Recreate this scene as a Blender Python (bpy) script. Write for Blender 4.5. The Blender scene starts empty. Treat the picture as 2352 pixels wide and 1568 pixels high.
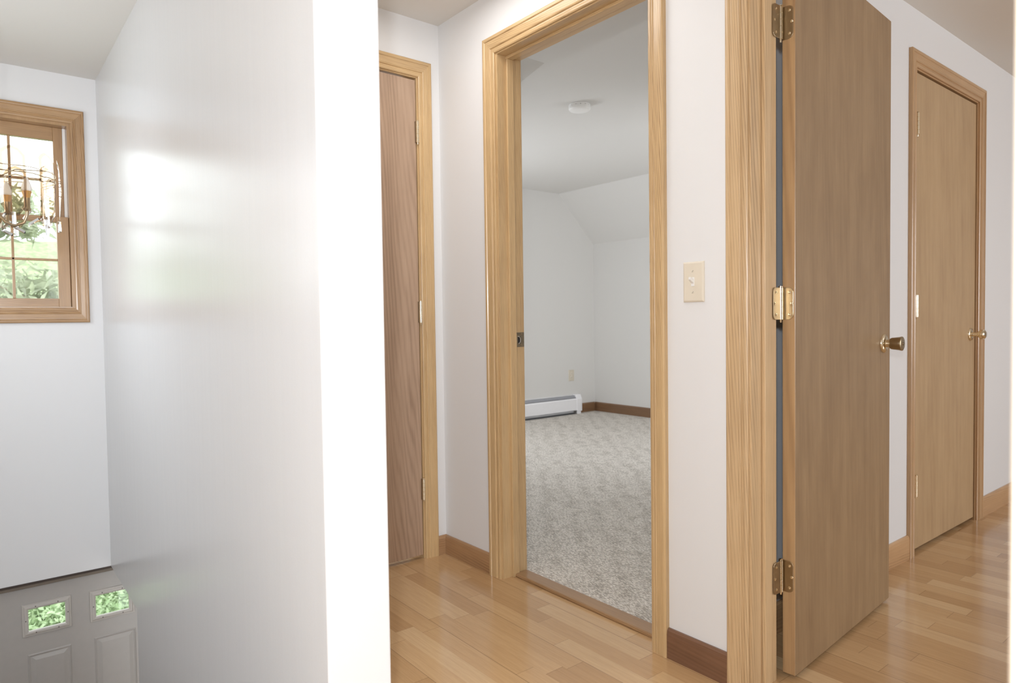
import bpy, bmesh, math, random
from mathutils import Vector, Matrix
random.seed(7)
S = bpy.context.scene
COL = S.collection
PI = math.pi

# ------------------------------------------------------------------ helpers
def lin(r, g, b, k=1.0):
    f = lambda c: (c/255/12.92 if c/255 <= .04045 else ((c/255+.055)/1.055)**2.4)*k
    return (f(r), f(g), f(b), 1)

def link(o, parent=None, world=True):
    COL.objects.link(o)
    if parent is not None:
        o.parent = parent
        if world:
            top = parent
            m = Matrix.Identity(4)
            chain = []
            while top is not None:
                chain.append(top); top = top.parent
            for c in reversed(chain):
                m = m @ (c.matrix_parent_inverse @ c.matrix_basis)
            o.matrix_parent_inverse = m.inverted()
    return o

def obj(name, bm, mat, parent=None, world=True, smooth=False, bevel=0.0, seg=2):
    me = bpy.data.meshes.new(name)
    bmesh.ops.recalc_face_normals(bm, faces=bm.faces[:])
    bm.to_mesh(me); bm.free()
    for m in (mat if isinstance(mat, (list, tuple)) else [mat]):
        me.materials.append(m)
    if smooth:
        for p in me.polygons: p.use_smooth = True
        me.set_sharp_from_angle(angle=math.radians(38))
    o = bpy.data.objects.new(name, me)
    link(o, parent, world)
    if bevel:
        md = o.modifiers.new('edge', 'BEVEL'); md.width = bevel; md.segments = seg
        md.limit_method = 'ANGLE'; md.angle_limit = math.radians(40)
    return o

def empty(name, loc=(0, 0, 0), rotz=0.0, parent=None, world=False):
    o = bpy.data.objects.new(name, None)
    o.empty_display_size = .1
    o.location = loc; o.rotation_euler = (0, 0, rotz)
    COL.objects.link(o)
    if parent is not None:
        o.parent = parent
        if world: o.matrix_parent_inverse = Matrix.Translation(parent.location).inverted()
    return o

def tag(o, label=None, cat=None, group=None, kind=None):
    if label: o['label'] = label
    if cat: o['category'] = cat
    if group: o['group'] = group
    if kind: o['kind'] = kind
    return o

def struct(o, label, cat):
    return tag(o, label, cat, None, 'structure')

def BM(): return bmesh.new()

def box(bm, a, b, mi=0):
    x0, x1 = sorted((a[0], b[0])); y0, y1 = sorted((a[1], b[1])); z0, z1 = sorted((a[2], b[2]))
    v = [bm.verts.new(p) for p in ((x0,y0,z0),(x1,y0,z0),(x1,y1,z0),(x0,y1,z0),(x0,y0,z1),(x1,y0,z1),(x1,y1,z1),(x0,y1,z1))]
    for f in ((0,3,2,1),(4,5,6,7),(0,1,5,4),(1,2,6,5),(2,3,7,6),(3,0,4,7)):
        bm.faces.new([v[i] for i in f]).material_index = mi
    return bm

def loft(bm, loops, closed=True, cap=True):
    rings = [[bm.verts.new(p) for p in l] for l in loops]
    n = len(rings[0])
    for a, b in zip(rings, rings[1:]):
        for i in range(n if closed else n-1):
            bm.faces.new((a[i], a[(i+1) % n], b[(i+1) % n], b[i]))
    if cap:
        bm.faces.new(rings[0][::-1]); bm.faces.new(rings[-1])
    return bm

def tube(bm, pts, r, n=10, cap=True):
    pts = [Vector(p) for p in pts]
    rr = r if isinstance(r, (list, tuple)) else [r]*len(pts)
    loops = []
    prev = None
    for i, p in enumerate(pts):
        t = (pts[min(i+1, len(pts)-1)]-pts[max(i-1, 0)]).normalized()
        if prev is None:
            u = t.orthogonal().normalized()
        else:
            u = (prev - t*prev.dot(t)).normalized()
        prev = u
        w = t.cross(u)
        loops.append([p+(u*math.cos(2*PI*k/n)+w*math.sin(2*PI*k/n))*rr[i] for k in range(n)])
    return loft(bm, loops, True, cap)

def lathe(bm, prof, axis='Z', origin=(0, 0, 0), n=28, cap=True):
    o = Vector(origin)
    loops = []
    for r, h in prof:
        r = max(r, 1e-5)
        l = []
        for k in range(n):
            c, s = r*math.cos(2*PI*k/n), r*math.sin(2*PI*k/n)
            p = {'Z': (c, s, h), 'X': (h, c, s), 'Y': (s, h, c)}[axis]
            l.append(o+Vector(p))
        loops.append(l)
    return loft(bm, loops, True, cap)

# ------------------------------------------------------------------ node materials
class NT:
    def __init__(s, name):
        s.m = bpy.data.materials.new(name); s.m.use_nodes = True
        s.t = s.m.node_tree; s.t.nodes.clear()
        s.out = s.t.nodes.new('ShaderNodeOutputMaterial')
    def n(s, typ, _o=0, **kw):
        nd = s.t.nodes.new('ShaderNode'+typ)
        for k, v in kw.items():
            if k.startswith('i_'):
                key = k[2:]
                key = int(key) if key.isdigit() else key.replace('_', ' ')
                sk = nd.inputs[key]
                if isinstance(v, bpy.types.NodeSocket): s.t.links.new(v, sk)
                else: sk.default_value = v
            else: setattr(nd, k, v)
        return nd
    def math(s, op, a, b=0.0, c=None):
        nd = s.t.nodes.new('ShaderNodeMath'); nd.operation = op
        for i, v in enumerate((a, b, c)):
            if v is None: continue
            if isinstance(v, bpy.types.NodeSocket): s.t.links.new(v, nd.inputs[i])
            else: nd.inputs[i].default_value = v
        return nd.outputs[0]
    def ramp(s, fac, stops, interp='LINEAR'):
        nd = s.t.nodes.new('ShaderNodeValToRGB'); s.t.links.new(fac, nd.inputs[0])
        cr = nd.color_ramp; cr.interpolation = interp
        while len(cr.elements) < len(stops): cr.elements.new(.5)
        for e, (p, c) in zip(cr.elements, stops):
            e.position = p; e.color = c
        return nd.outputs[0]
    def mix(s, fac, a, b, blend='MIX'):
        nd = s.t.nodes.new('ShaderNodeMix'); nd.data_type = 'RGBA'; nd.blend_type = blend
        for sk, v in ((nd.inputs[0], fac), (nd.inputs[6], a), (nd.inputs[7], b)):
            if isinstance(v, bpy.types.NodeSocket): s.t.links.new(v, sk)
            else: sk.default_value = v
        return nd.outputs[2]
    def done(s, col, rough=.5, metal=0.0, coat=0.0, coat_rough=.1, bump=None, bstr=.2, bdist=.002, spec=.5, **kw):
        b = s.n('BsdfPrincipled')
        for k, v in (('Base Color', col), ('Roughness', rough), ('Metallic', metal), ('Coat Weight', coat),
                     ('Coat Roughness', coat_rough), ('Specular IOR Level', spec)) + tuple(kw.items()):
            if isinstance(v, bpy.types.NodeSocket): s.t.links.new(v, b.inputs[k])
            else: b.inputs[k].default_value = v
        if bump is not None:
            bp = s.n('Bump'); bp.inputs['Strength'].default_value = bstr; bp.inputs['Distance'].default_value = bdist
            s.t.links.new(bump, bp.inputs['Height']); s.t.links.new(bp.outputs[0], b.inputs['Normal'])
        s.t.links.new(b.outputs[0], s.out.inputs[0])
        return s.m

def plain(name, c, rough=.5, metal=0.0, var=.04, scale=30, **kw):
    t = NT(name)
    tc = t.n('TexCoord')
    no = t.n('TexNoise', i_Vector=tc.outputs['Object'], i_Scale=scale, i_Detail=3.0)
    a = tuple(x*(1-var) for x in c[:3])+(1,); b = tuple(min(1, x*(1+var)) for x in c[:3])+(1,)
    col = t.ramp(no.outputs[0], [(.3, a), (.7, b)])
    return t.done(col, rough, metal, bump=no.outputs[0], bstr=.04, bdist=.001, **kw)

def paint(name, c, rough, spec=.5, roller=.05):
    t = NT(name)
    tc = t.n('TexCoord')
    n1 = t.n('TexNoise', i_Vector=tc.outputs['Object'], i_Scale=260.0, i_Detail=2.0)
    mp = t.n('Mapping', i_Vector=tc.outputs['Object'], i_Scale=(9, 9, .7))
    n2 = t.n('TexNoise', i_Vector=mp.outputs[0], i_Scale=2.0, i_Detail=3.0)
    col = t.mix(.02, c, n2.outputs['Color'], 'SOFT_LIGHT')
    h = t.math('ADD', t.math('MULTIPLY', n1.outputs[0], .25), n2.outputs[0])
    return t.done(col, rough, spec=spec, bump=h, bstr=roller, bdist=.006)

def wood(name, light, mid, dark, axis='Z', scale=1.0, rough=.32, bands=13.0, contrast=1.0, seed=0.0, coat=.25, dist=2.2, warp=.06, stain=.35, stretch=.055, fine=.35, spec=.5, coat_rough=.18):
    t = NT(name)
    tc = t.n('TexCoord')
    sc = [scale]*3; sc['XYZ'.index(axis)] = scale*stretch
    mp = t.n('Mapping', i_Vector=tc.outputs['Object'], i_Scale=tuple(sc), i_Location=(seed*3.1, seed*1.7, seed*2.3))
    big = t.n('TexNoise', i_Vector=mp.outputs[0], i_Scale=4.5, i_Detail=2.0, i_Roughness=.5)
    off = t.n('VectorMath', operation='SCALE', i_0=big.outputs['Color'], i_Scale=warp)
    ad = t.n('VectorMath', operation='ADD', i_0=mp.outputs[0], i_1=off.outputs[0])
    wv = t.n('TexWave', wave_type='BANDS', bands_direction='DIAGONAL', wave_profile='SIN', i_Vector=ad.outputs[0], i_Scale=bands, i_Distortion=dist, i_Detail=2.0, i_Detail_Scale=1.2)
    sc2 = [scale]*3; sc2['XYZ'.index(axis)] = scale*.02
    mp2 = t.n('Mapping', i_Vector=tc.outputs['Object'], i_Scale=tuple(sc2), i_Location=(seed, seed, seed))
    pore = t.n('TexNoise', i_Vector=mp2.outputs[0], i_Scale=330.0, i_Detail=3.0, i_Roughness=.7)
    mid_n = t.n('TexNoise', i_Vector=mp2.outputs[0], i_Scale=28.0, i_Detail=3.0)
    msk = t.n('TexNoise', i_Vector=mp.outputs[0], i_Scale=9.0, i_Detail=2.0)
    mk = t.ramp(msk.outputs[0], [(.38, (.12, .12, .12, 1)), (.68, (1, 1, 1, 1))])
    wf = t.math('POWER', wv.outputs['Fac'], 1.8)
    v = t.math('ADD', t.math('MULTIPLY', t.math('MULTIPLY', wf, mk), .55*contrast), t.math('MULTIPLY', pore.outputs[0], fine))
    v = t.math('ADD', v, .13*contrast)
    v = t.math('ADD', v, t.math('MULTIPLY', mid_n.outputs[0], .35))
    v = t.math('ADD', v, (1-contrast)*.25)
    sc3 = [scale]*3; sc3['XYZ'.index(axis)] = scale*.3
    mp3 = t.n('Mapping', i_Vector=tc.outputs['Object'], i_Scale=tuple(sc3), i_Location=(seed*7, seed*5, seed*9))
    stn = t.n('TexNoise', i_Vector=mp3.outputs[0], i_Scale=14.0, i_Detail=3.0, i_Roughness=.6)
    v = t.math('ADD', v, t.math('MULTIPLY', t.math('SUBTRACT', stn.outputs[0], .5), stain))
    col = t.ramp(v, [(.22, light), (.55, mid), (.95, dark)])
    return t.done(col, rough, coat=coat, coat_rough=coat_rough, bump=v, bstr=.12, bdist=.0015, spec=spec)

def wset(name, light, mid, dark, **kw):
    return {a: wood(name+'_'+a.lower(), light, mid, dark, axis=a, **kw) for a in 'XYZ'}

WALLC = lin(225, 224, 223)
M_wall = paint('painted_drywall', WALLC, .45, .35)
M_gloss = paint('semigloss_drywall', lin(219, 218, 217), .27, .42, .10)
M_ceil = paint('ceiling_paint', lin(222, 218, 212), .8, .2)
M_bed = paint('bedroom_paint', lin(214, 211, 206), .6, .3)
OAK = wset('oak_trim', lin(222, 192, 147), lin(205, 173, 127), lin(168, 136, 96), bands=110, contrast=.75, seed=.3, warp=.035, fine=.5)
OAKD = wset('oak_trim_deep', lin(188, 154, 114), lin(166, 130, 92), lin(130, 98, 68), bands=90, contrast=.8, seed=1.3, warp=.04, fine=.45)
OAKN = wset('oak_trim_near', lin(218, 190, 150), lin(203, 172, 131), lin(168, 137, 100), bands=70, contrast=.75, seed=2.1, fine=.45, rough=.3, warp=.07)
OAKW = wset('oak_window', lin(196, 162, 120), lin(172, 136, 96), lin(128, 96, 66), bands=90, contrast=.6, seed=.9, warp=.04)
OAKR = wset('oak_closet_trim', lin(206, 170, 128), lin(184, 148, 108), lin(146, 112, 78), bands=90, contrast=.5, seed=3.3, warp=.04)
OAKP = wset('oak_trim_overexposed', lin(232, 216, 196), lin(222, 203, 180), lin(198, 172, 142), bands=30, contrast=.4, seed=2.9, fine=.3, rough=.4)  # pale and desaturated: flash overexposure put into the wood colour
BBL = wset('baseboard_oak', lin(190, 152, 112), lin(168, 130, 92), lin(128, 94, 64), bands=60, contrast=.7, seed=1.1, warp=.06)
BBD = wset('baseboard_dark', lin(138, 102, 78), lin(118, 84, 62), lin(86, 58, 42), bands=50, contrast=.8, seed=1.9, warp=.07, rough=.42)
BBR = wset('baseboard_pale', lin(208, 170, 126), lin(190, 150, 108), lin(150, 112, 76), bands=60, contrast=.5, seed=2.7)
BBB = wset('baseboard_bedroom', lin(146, 112, 80), lin(126, 94, 66), lin(96, 68, 46), bands=60, contrast=.4, seed=4.7)
M_slabdark = wood('slab_brown', lin(178, 150, 114), lin(158, 130, 96), lin(130, 103, 73), 'Z', bands=26, contrast=.16, stain=.5, seed=5.1, fine=.5, rough=.42, coat=.1, dist=3.0, warp=.1, coat_rough=.35)
M_slabedge = wood('slab_edge_oak', lin(202, 166, 122), lin(182, 146, 104), lin(146, 112, 78), 'Z', bands=22, contrast=.5, seed=6.1)
M_slabpale = wood('slab_birch', lin(198, 170, 132), lin(182, 152, 114), lin(156, 126, 92), 'Z', bands=14, contrast=.16, stain=.45, seed=7.7, fine=.4, rough=.42, coat=.08, dist=3.2, warp=.14, coat_rough=.25)
M_slabpink = wood('slab_lauan', lin(190, 164, 140), lin(177, 149, 125), lin(152, 125, 103), 'Z', bands=34, contrast=.9, seed=8.4, fine=.5, rough=.42, coat=.08, dist=2.4, stretch=.07, warp=.16)
M_brass = plain('polished_brass', lin(238, 226, 200), .14, 1.0, var=.02)
M_brassm = plain('satin_brass', lin(172, 154, 126), .30, 1.0, var=.05, scale=60)
M_steel = plain('bright_steel', lin(225, 225, 225), .2, 1.0)
M_darkbr = plain('aged_brass', lin(150, 136, 114), .36, 1.0, var=.1)
M_hole = plain('shadowed_recess', lin(40, 36, 32), .8)
M_ivory = plain('ivory_plastic', lin(222, 212, 194), .35, var=.01)
M_white = plain('white_plastic', lin(236, 234, 230), .4, var=.01)
M_enamel = plain('white_enamel', lin(236, 234, 234), .35, var=.01)
M_fin = plain('heater_fin', lin(92, 94, 98), .45, .8)
M_doorgrey = plain('grey_door_paint', lin(178, 173, 167), .42, var=.015)
M_litefr = plain('lite_frame_plastic', lin(192, 186, 178), .42, var=.015)
M_weather = plain('dark_weatherstrip', lin(64, 52, 44), .6)
M_liner = plain('white_vinyl', lin(236, 234, 230), .35, var=.01)
M_bark = plain('bark', lin(150, 138, 122), .9, var=.3, scale=20)
M_rubber = plain('screw_dark', lin(80, 72, 62), .5, .5)

def floor_mat():
    t = NT('oak_parquet_floor')
    tc = t.n('TexCoord'); sp = t.n('SeparateXYZ', i_0=tc.outputs['Object'])
    X, Y = sp.outputs[0], sp.outputs[1]
    ry = t.math('DIVIDE', Y, .0667); row = t.math('FLOOR', ry)
    rr = t.n('TexWhiteNoise', noise_dimensions='1D', i_W=row).outputs['Value']
    bx = t.math('ADD', t.math('DIVIDE', X, .47), t.math('MULTIPLY', rr, 7.3)); blk = t.math('FLOOR', bx)
    cv = t.n('CombineXYZ', i_0=blk, i_1=row)
    wn = t.n('TexWhiteNoise', noise_dimensions='2D', i_Vector=cv.outputs[0])
    tone = t.ramp(wn.outputs['Value'], [(0, lin(186, 148, 105)), (.35, lin(196, 159, 115)), (.7, lin(204, 168, 124)), (1, lin(213, 180, 138))])
    offs = t.n('VectorMath', operation='SCALE', i_0=wn.outputs['Color'], i_Scale=9.0)
    v2 = t.n('VectorMath', operation='ADD', i_0=tc.outputs['Object'], i_1=offs.outputs[0])
    mp = t.n('Mapping', i_Vector=v2.outputs[0], i_Scale=(.06, 1, 1))
    g = t.n('TexNoise', i_Vector=mp.outputs[0], i_Scale=190.0, i_Detail=4.0, i_Roughness=.65)
    w = t.n('TexWave', wave_type='BANDS', bands_direction='Y', wave_profile='SAW', i_Vector=mp.outputs[0], i_Scale=11.0, i_Distortion=7.0, i_Detail=2.0)
    gv = t.math('ADD', t.math('MULTIPLY', g.outputs[0], .7), t.math('MULTIPLY', w.outputs['Fac'], .12))
    gc = t.ramp(gv, [(.3, (1, 1, 1, 1)), (.75, (.76, .71, .65, 1))])
    col = t.mix(.8, tone, gc, 'MULTIPLY')
    # seams: every third strip a board joint, block ends faint
    fy = t.math('FRACT', t.math('DIVIDE', Y, .2)); e1 = t.math('LESS_THAN', fy, .012)
    fb = t.math('FRACT', bx); e2 = t.math('LESS_THAN', fb, .005)
    fs = t.math('FRACT', ry); e3 = t.math('LESS_THAN', fs, .018)
    edge = t.math('MINIMUM', t.math('ADD', t.math('MULTIPLY', e1, .42), t.math('ADD', t.math('MULTIPLY', e2, .3), t.math('MULTIPLY', e3, .09))), .75)
    col = t.mix(edge, col, lin(96, 66, 40))
    rn = t.n('TexNoise', i_Vector=tc.outputs['Object'], i_Scale=3.0, i_Detail=4.0)
    ro = t.ramp(rn.outputs[0], [(.3, (.16,)*3+(1,)), (.7, (.24,)*3+(1,))])
    return t.done(col, ro, coat=.25, coat_rough=.1, bump=t.math('SUBTRACT', 1.0, edge), bstr=.15, bdist=.0006)
M_floor = floor_mat()

def carpet_mat():
    t = NT('loop_carpet')
    tc = t.n('TexCoord')
    mp = t.n('Mapping', i_Vector=tc.outputs['Object'], i_Rotation=(0, 0, .9), i_Scale=(1.0, 2.4, 1))
    vo = t.n('TexVoronoi', i_Vector=mp.outputs[0], i_Scale=78.0, i_Randomness=.8)
    n1 = t.n('TexNoise', i_Vector=mp.outputs[0], i_Scale=95.0, i_Detail=3.0)
    n2 = t.n('TexNoise', i_Vector=tc.outputs['Object'], i_Scale=13.0, i_Detail=2.0)
    n3 = t.n('TexNoise', i_Vector=tc.outputs['Object'], i_Scale=3.0, i_Detail=1.0)
    mpw = t.n('Mapping', i_Vector=tc.outputs['Object'], i_Rotation=(0, 0, .68))
    wv = t.n('TexWave', wave_type='BANDS', bands_direction='Y', i_Vector=mpw.outputs[0], i_Scale=2.6, i_Distortion=5.0, i_Detail=2.0)
    patch = t.math('ADD', t.math('MULTIPLY', n2.outputs[0], .75), t.math('MULTIPLY', wv.outputs['Fac'], .16))
    patch = t.math('ADD', patch, t.math('MULTIPLY', n3.outputs[0], .2))
    pm = t.ramp(patch, [(.52, (0, 0, 0, 1)), (.72, (1, 1, 1, 1))])
    fl = t.math('MULTIPLY', vo.outputs['Color'], 1.0)
    d = t.math('ADD', t.math('MULTIPLY', vo.outputs['Distance'], .9), t.math('MULTIPLY', n1.outputs[0], .8))
    loops = t.ramp(d, [(.45, lin(248, 242, 234)), (.8, lin(236, 229, 219)), (1.0, lin(196, 188, 178))])
    darker = t.ramp(d, [(.4, lin(240, 232, 222)), (.7, lin(214, 206, 194)), (.95, lin(164, 156, 145))])
    col = t.mix(t.math('MULTIPLY', pm, .5), loops, darker)
    h = t.math('SUBTRACT', 1.0, d)
    return t.done(col, .95, spec=.1, bump=h, bstr=.8, bdist=.01)
M_carpet = carpet_mat()

def glass_thin(name, tint=(1, 1, 1, 1), f0=.05):
    t = NT(name)
    tr = t.n('BsdfTransparent', i_Color=tint); gl = t.n('BsdfGlossy', i_Roughness=.01)
    lw = t.n('LayerWeight', i_Blend=.25)
    fac = t.math('ADD', t.math('MULTIPLY', lw.outputs['Fresnel'], .6), f0*.3)
    mx = t.n('MixShader'); t.t.links.new(fac, mx.inputs[0]); t.t.links.new(tr.outputs[0], mx.inputs[1]); t.t.links.new(gl.outputs[0], mx.inputs[2])
    t.t.links.new(mx.outputs[0], t.out.inputs[0])
    return t.m
M_pane = glass_thin('window_glass', (.97, .985, .975, 1))
def smoked(name, c, rough=.02):
    t = NT(name)
    b = t.n('BsdfPrincipled')
    b.inputs['Base Color'].default_value = c; b.inputs['Transmission Weight'].default_value = 1.0
    b.inputs['IOR'].default_value = 1.45; b.inputs['Roughness'].default_value = rough
    t.t.links.new(b.outputs[0], t.out.inputs[0]); return t.m
M_smoke = glass_thin('smoked_glass', lin(226, 215, 199), .10)
M_smokeb = glass_thin('smoked_glass_bevel', lin(178, 158, 134), .2)  # darker tint imitates the dark edges that refraction gives a bevel
M_crystal = smoked('clear_crystal', (1, 1, 1, 1))
M_bulb = plain('frosted_bulb', lin(250, 250, 250), .3, var=.0)

def leaf_mat(name, a, b):
    t = NT(name)
    oi = t.n('TexCoord'); no = t.n('TexNoise', i_Vector=oi.outputs['Object'], i_Scale=6.0, i_Detail=3.0)
    col = t.ramp(no.outputs[0], [(.3, a), (.7, b)])
    p = t.n('BsdfPrincipled'); t.t.links.new(col, p.inputs['Base Color']); p.inputs['Roughness'].default_value = .6
    tl = t.n('BsdfTranslucent'); t.t.links.new(col, tl.inputs[0])
    mx = t.n('MixShader', i_0=.35); t.t.links.new(p.outputs[0], mx.inputs[1]); t.t.links.new(tl.outputs[0], mx.inputs[2])
    t.t.links.new(mx.outputs[0], t.out.inputs[0]); return t.m
M_leaf = leaf_mat('pine_foliage', lin(132, 140, 116), lin(178, 184, 158))
M_leafb = leaf_mat('grassy_foliage', lin(146, 172, 124), lin(202, 216, 182))
M_ground = plain('grassy_ground', lin(130, 146, 106), .9, var=.3, scale=6)

# ------------------------------------------------------------------ camera (solved from the photograph's edges)
Rv = Vector((0.62834179, 0.77782536, -0.01320221)); Uv = Vector((-0.0162672, 0.03010424, 0.99941439)); Fv = Vector((-0.7777673, 0.62775907, -0.03156879))
CZ = 1.0186
cam = bpy.data.cameras.new('camera'); camo = bpy.data.objects.new('camera', cam); COL.objects.link(camo)
camo.matrix_world = Matrix(((Rv.x, Uv.x, -Fv.x, 0), (Rv.y, Uv.y, -Fv.y, 0), (Rv.z, Uv.z, -Fv.z, CZ), (0, 0, 0, 1)))
cam.sensor_width = 36; cam.lens = 36*1553.32/2352; cam.clip_start = .02
cam.dof.use_dof = True; cam.dof.focus_distance = 2.35; cam.dof.aperture_fstop = 4.5
S.camera = camo
def ray(px, py, d):
    return Vector((0, 0, CZ)) + d*(Fv + Rv*((px-1176)/1553.32) - Uv*((py-784)/1553.32))

# ------------------------------------------------------------------ plan of the house (metres; camera above the origin)
YM, YMB = 1.6185, 1.7335          # doorway wall, both faces
XE = -2.4844                       # closet end wall
XR = -1.1507                       # hall wall with the pale closet door
XW = -4.0912                       # stair window wall
YL, YLB, XL = .5593, .7037, -1.3082  # stair partition
H, HB = 2.285, 2.3302
XF, YK, ZK, Y1 = -5.2161, 5.3725, 1.8341, 4.8634
HD = 2.04                          # underside of the head jambs
ZF = -2.30                         # entry floor

# --- floors
b = BM()
box(b, (XE-1.6, YLB, -.255), (XR, YMB-.045, 0)); box(b, (XR, -2.4, -.255), (3.2, YMB-.045, 0)); box(b, (XL+.0, -2.4, -.255), (XR, YLB, 0))
box(b, (XR-.115, YMB-.045, -.255), (3.2, 7.6, 0))
struct(obj('floor', b, M_floor), 'glossy oak strip floor of the hall and the room past the brown door', 'floor')
b = BM(); box(b, (XF, YMB-.042, -.25), (XR-.115, YK, .012))
struct(obj('floor_bedroom', b, M_carpet), 'beige looped carpet beyond the open doorway', 'carpet')
b = BM(); box(b, (XW-.15, -.55, ZF-.1), (XL, 1.6, ZF)); struct(obj('floor_entry', b, M_floor), 'entry floor below at the grey front door', 'floor')
# --- stairs down to the entry, below the frame
b = BM()
for k in range(11):
    x1 = XL-.02-k*.19; z1 = -(k+1)*.19
    box(b, (x1-.22, -.45, z1-.25), (x1, YL-.002, z1))
struct(obj('stairs', b, OAKD['Y'], bevel=.01), 'oak stairs going down beside the white partition', 'stairs')

# --- walls
b = BM()
def wall_y(b, y0, y1, x0, x1, z0, z1, holes):
    xs = sorted({x0, x1, *[h[0] for h in holes], *[h[1] for h in holes]})
    for a, c in zip(xs, xs[1:]):
        hs = [h for h in holes if h[0] <= a+1e-6 and h[1] >= c-1e-6]
        if not hs: box(b, (a, y0, z0), (c, y1, z1)); continue
        for h in hs:
            if h[2] > z0: box(b, (a, y0, z0), (c, y1, h[2]))
            if h[3] < z1: box(b, (a, y0, h[3]), (c, y1, z1))
def wall_x(b, x0, x1, y0, y1, z0, z1, holes):
    ys = sorted({y0, y1, *[h[0] for h in holes], *[h[1] for h in holes]})
    for a, c in zip(ys, ys[1:]):
        hs = sorted([h for h in holes if h[0] <= a+1e-6 and h[1] >= c-1e-6], key=lambda h: h[2])
        z = z0
        for h in hs:
            if h[2] > z+1e-5: box(b, (x0, a, z), (x1, c, h[2]))
            z = h[3]
        if z < z1: box(b, (x0, a, z), (x1, c, z1))
JL, JR = -2.0735, -1.336          # centre doorway jamb faces
NL, NR = -.9943, -.2293           # near doorway jamb faces
wall_y(b, YM, YMB, XF-.12, 3.2, 0, HB+.12, [(JL-.018, JR+.018, 0, HD+.018), (NL-.018, NR+.018, 0, HD+.018)])
struct(obj('wall_north', b, M_wall), 'pale wall holding the open carpeted doorway and the light switch', 'wall')
b = BM()
loft(b, [[(XW-.02, y, H+.1), (XW-.02, y, -.255), (-3.40, y, -.255), (-3.385, y, ZF), (XL, y, ZF), (XL, y, H+.1)] for y in (YL, YLB)])
wl = struct(obj('wall_partition', b, M_gloss, bevel=.004), 'tall glossy white partition wall beside the stairwell', 'wall')
b = BM(); wall_x(b, XE-.115, XE, YLB, YM, 0, H+.05, [(.862, 1.521, 0, HD+.018)])
struct(obj('wall_closet', b, M_wall), 'short end wall around the narrow pinkish closet door', 'wall')
b = BM(); wall_x(b, XR-.115, XR, YMB, 7.6, 0, HB+.1, [(3.082, 3.872, 0, HD+.018)])
struct(obj('wall_hall', b, M_wall), 'pale wall behind the brown door, around the birch closet door', 'wall')
b = BM(); wall_x(b, XW-.15, XW, -.67, 1.72, ZF, H+.05, [(-.275, .435, 1.115, 2.035), (-.04, .90, ZF, -.2495)])
struct(obj('wall_west', b, M_wall), 'white stairwell wall with the oak window above the grey door', 'wall')
b = BM(); box(b, (XW-.15, -.67, ZF), (XL, -.55, H+.05)); struct(obj('wall_south', b, M_wall), 'far side wall of the stairwell, outside the frame', 'wall')
b = BM(); box(b, (XW, 1.6, ZF), (XL, 1.62, -.256)); struct(obj('wall_entry', b, M_wall), 'entry side wall under the upper floor', 'wall')
b = BM(); wall_x(b, -.115, 0, -2.4, YM, 0, H+.05, [(-1.6, .489, 0, HD+.02)])
struct(obj('wall_east', b, M_wall), 'wall around the cased opening the view is taken from', 'wall')
b = BM(); box(b, (XL-.02, -2.5, 0), (3.3, -2.4, H+.05)); box(b, (3.2, -2.4, 0), (3.3, 7.6, H+.05)); box(b, (XL-.12, -2.5, 0), (XL-.02, -.67, H+.05))
box(b, (XR-.115, 7.6, 0), (3.3, 7.7, H+.05))
struct(obj('wall_outer', b, M_wall), 'outer walls behind the camera, outside the frame', 'wall')
b = BM(); box(b, (XF-.12, YM, 0), (XF, YK+.12, HB+.1))
struct(obj('wall_bedroom', b, M_bed), 'far bedroom wall above the baseboard heater', 'wall')
b = BM(); box(b, (XF, YK, 0), (XR-.115, YK+.1, ZK+.02))
struct(obj('wall_knee', b, M_bed), 'low bedroom knee wall under the sloped ceiling', 'wall')
b = BM(); box(b, (-1.9, 2.98, 0), (-1.88, 4.0, HB)); box(b, (-1.88, 2.98, 0), (XR-.115, 3.0, HB)); box(b, (-1.88, 3.98, 0), (XR-.115, 4.0, HB))
struct(obj('wall_wardrobe', b, M_bed), 'bedroom side of the closet, outside the frame', 'wall')

# --- ceilings
b = BM(); box(b, (XW-.15, -.67, H), (XL, YLB, H+.1)); box(b, (XE-.115, YLB, H), (XL, YM, H+.1)); box(b, (XL, -2.5, H), (3.3, YM, H+.1)); box(b, (XR, YMB, H), (3.3, 7.7, H+.1))
struct(obj('ceiling', b, M_ceil), 'flat off-white ceiling over hall and stairwell', 'ceiling')
b = BM(); box(b, (XF, YMB, HB), (XR-.115, Y1, HB+.1))
loft(b, [[(x, Y1, HB), (x, YK+.02, ZK-.02), (x, YK+.1, ZK+.06), (x, Y1, HB+.12)] for x in (XF, XR-.115)])
struct(obj('ceiling_bedroom', b, M_bed), 'bedroom ceiling with a slope down to the knee wall', 'ceiling')
b = BM(); sl = .0473/.2107
loft(b, [[(-2.6046, y, HB+.001), (-4.4, y, HB-1.7954*sl), (-4.4, y, HB+.001)] for y in (YMB+.001, 2.3437)])
struct(obj('ceiling_soffit', b, M_bed), 'small sloped soffit under the bedroom ceiling', 'ceiling')
b = BM(); box(b, (XW, YLB, -.26), (XL, 1.6, -.256)); struct(obj('ceiling_entry', b, M_ceil), 'low entry ceiling under the upper floor', 'ceiling')

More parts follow.
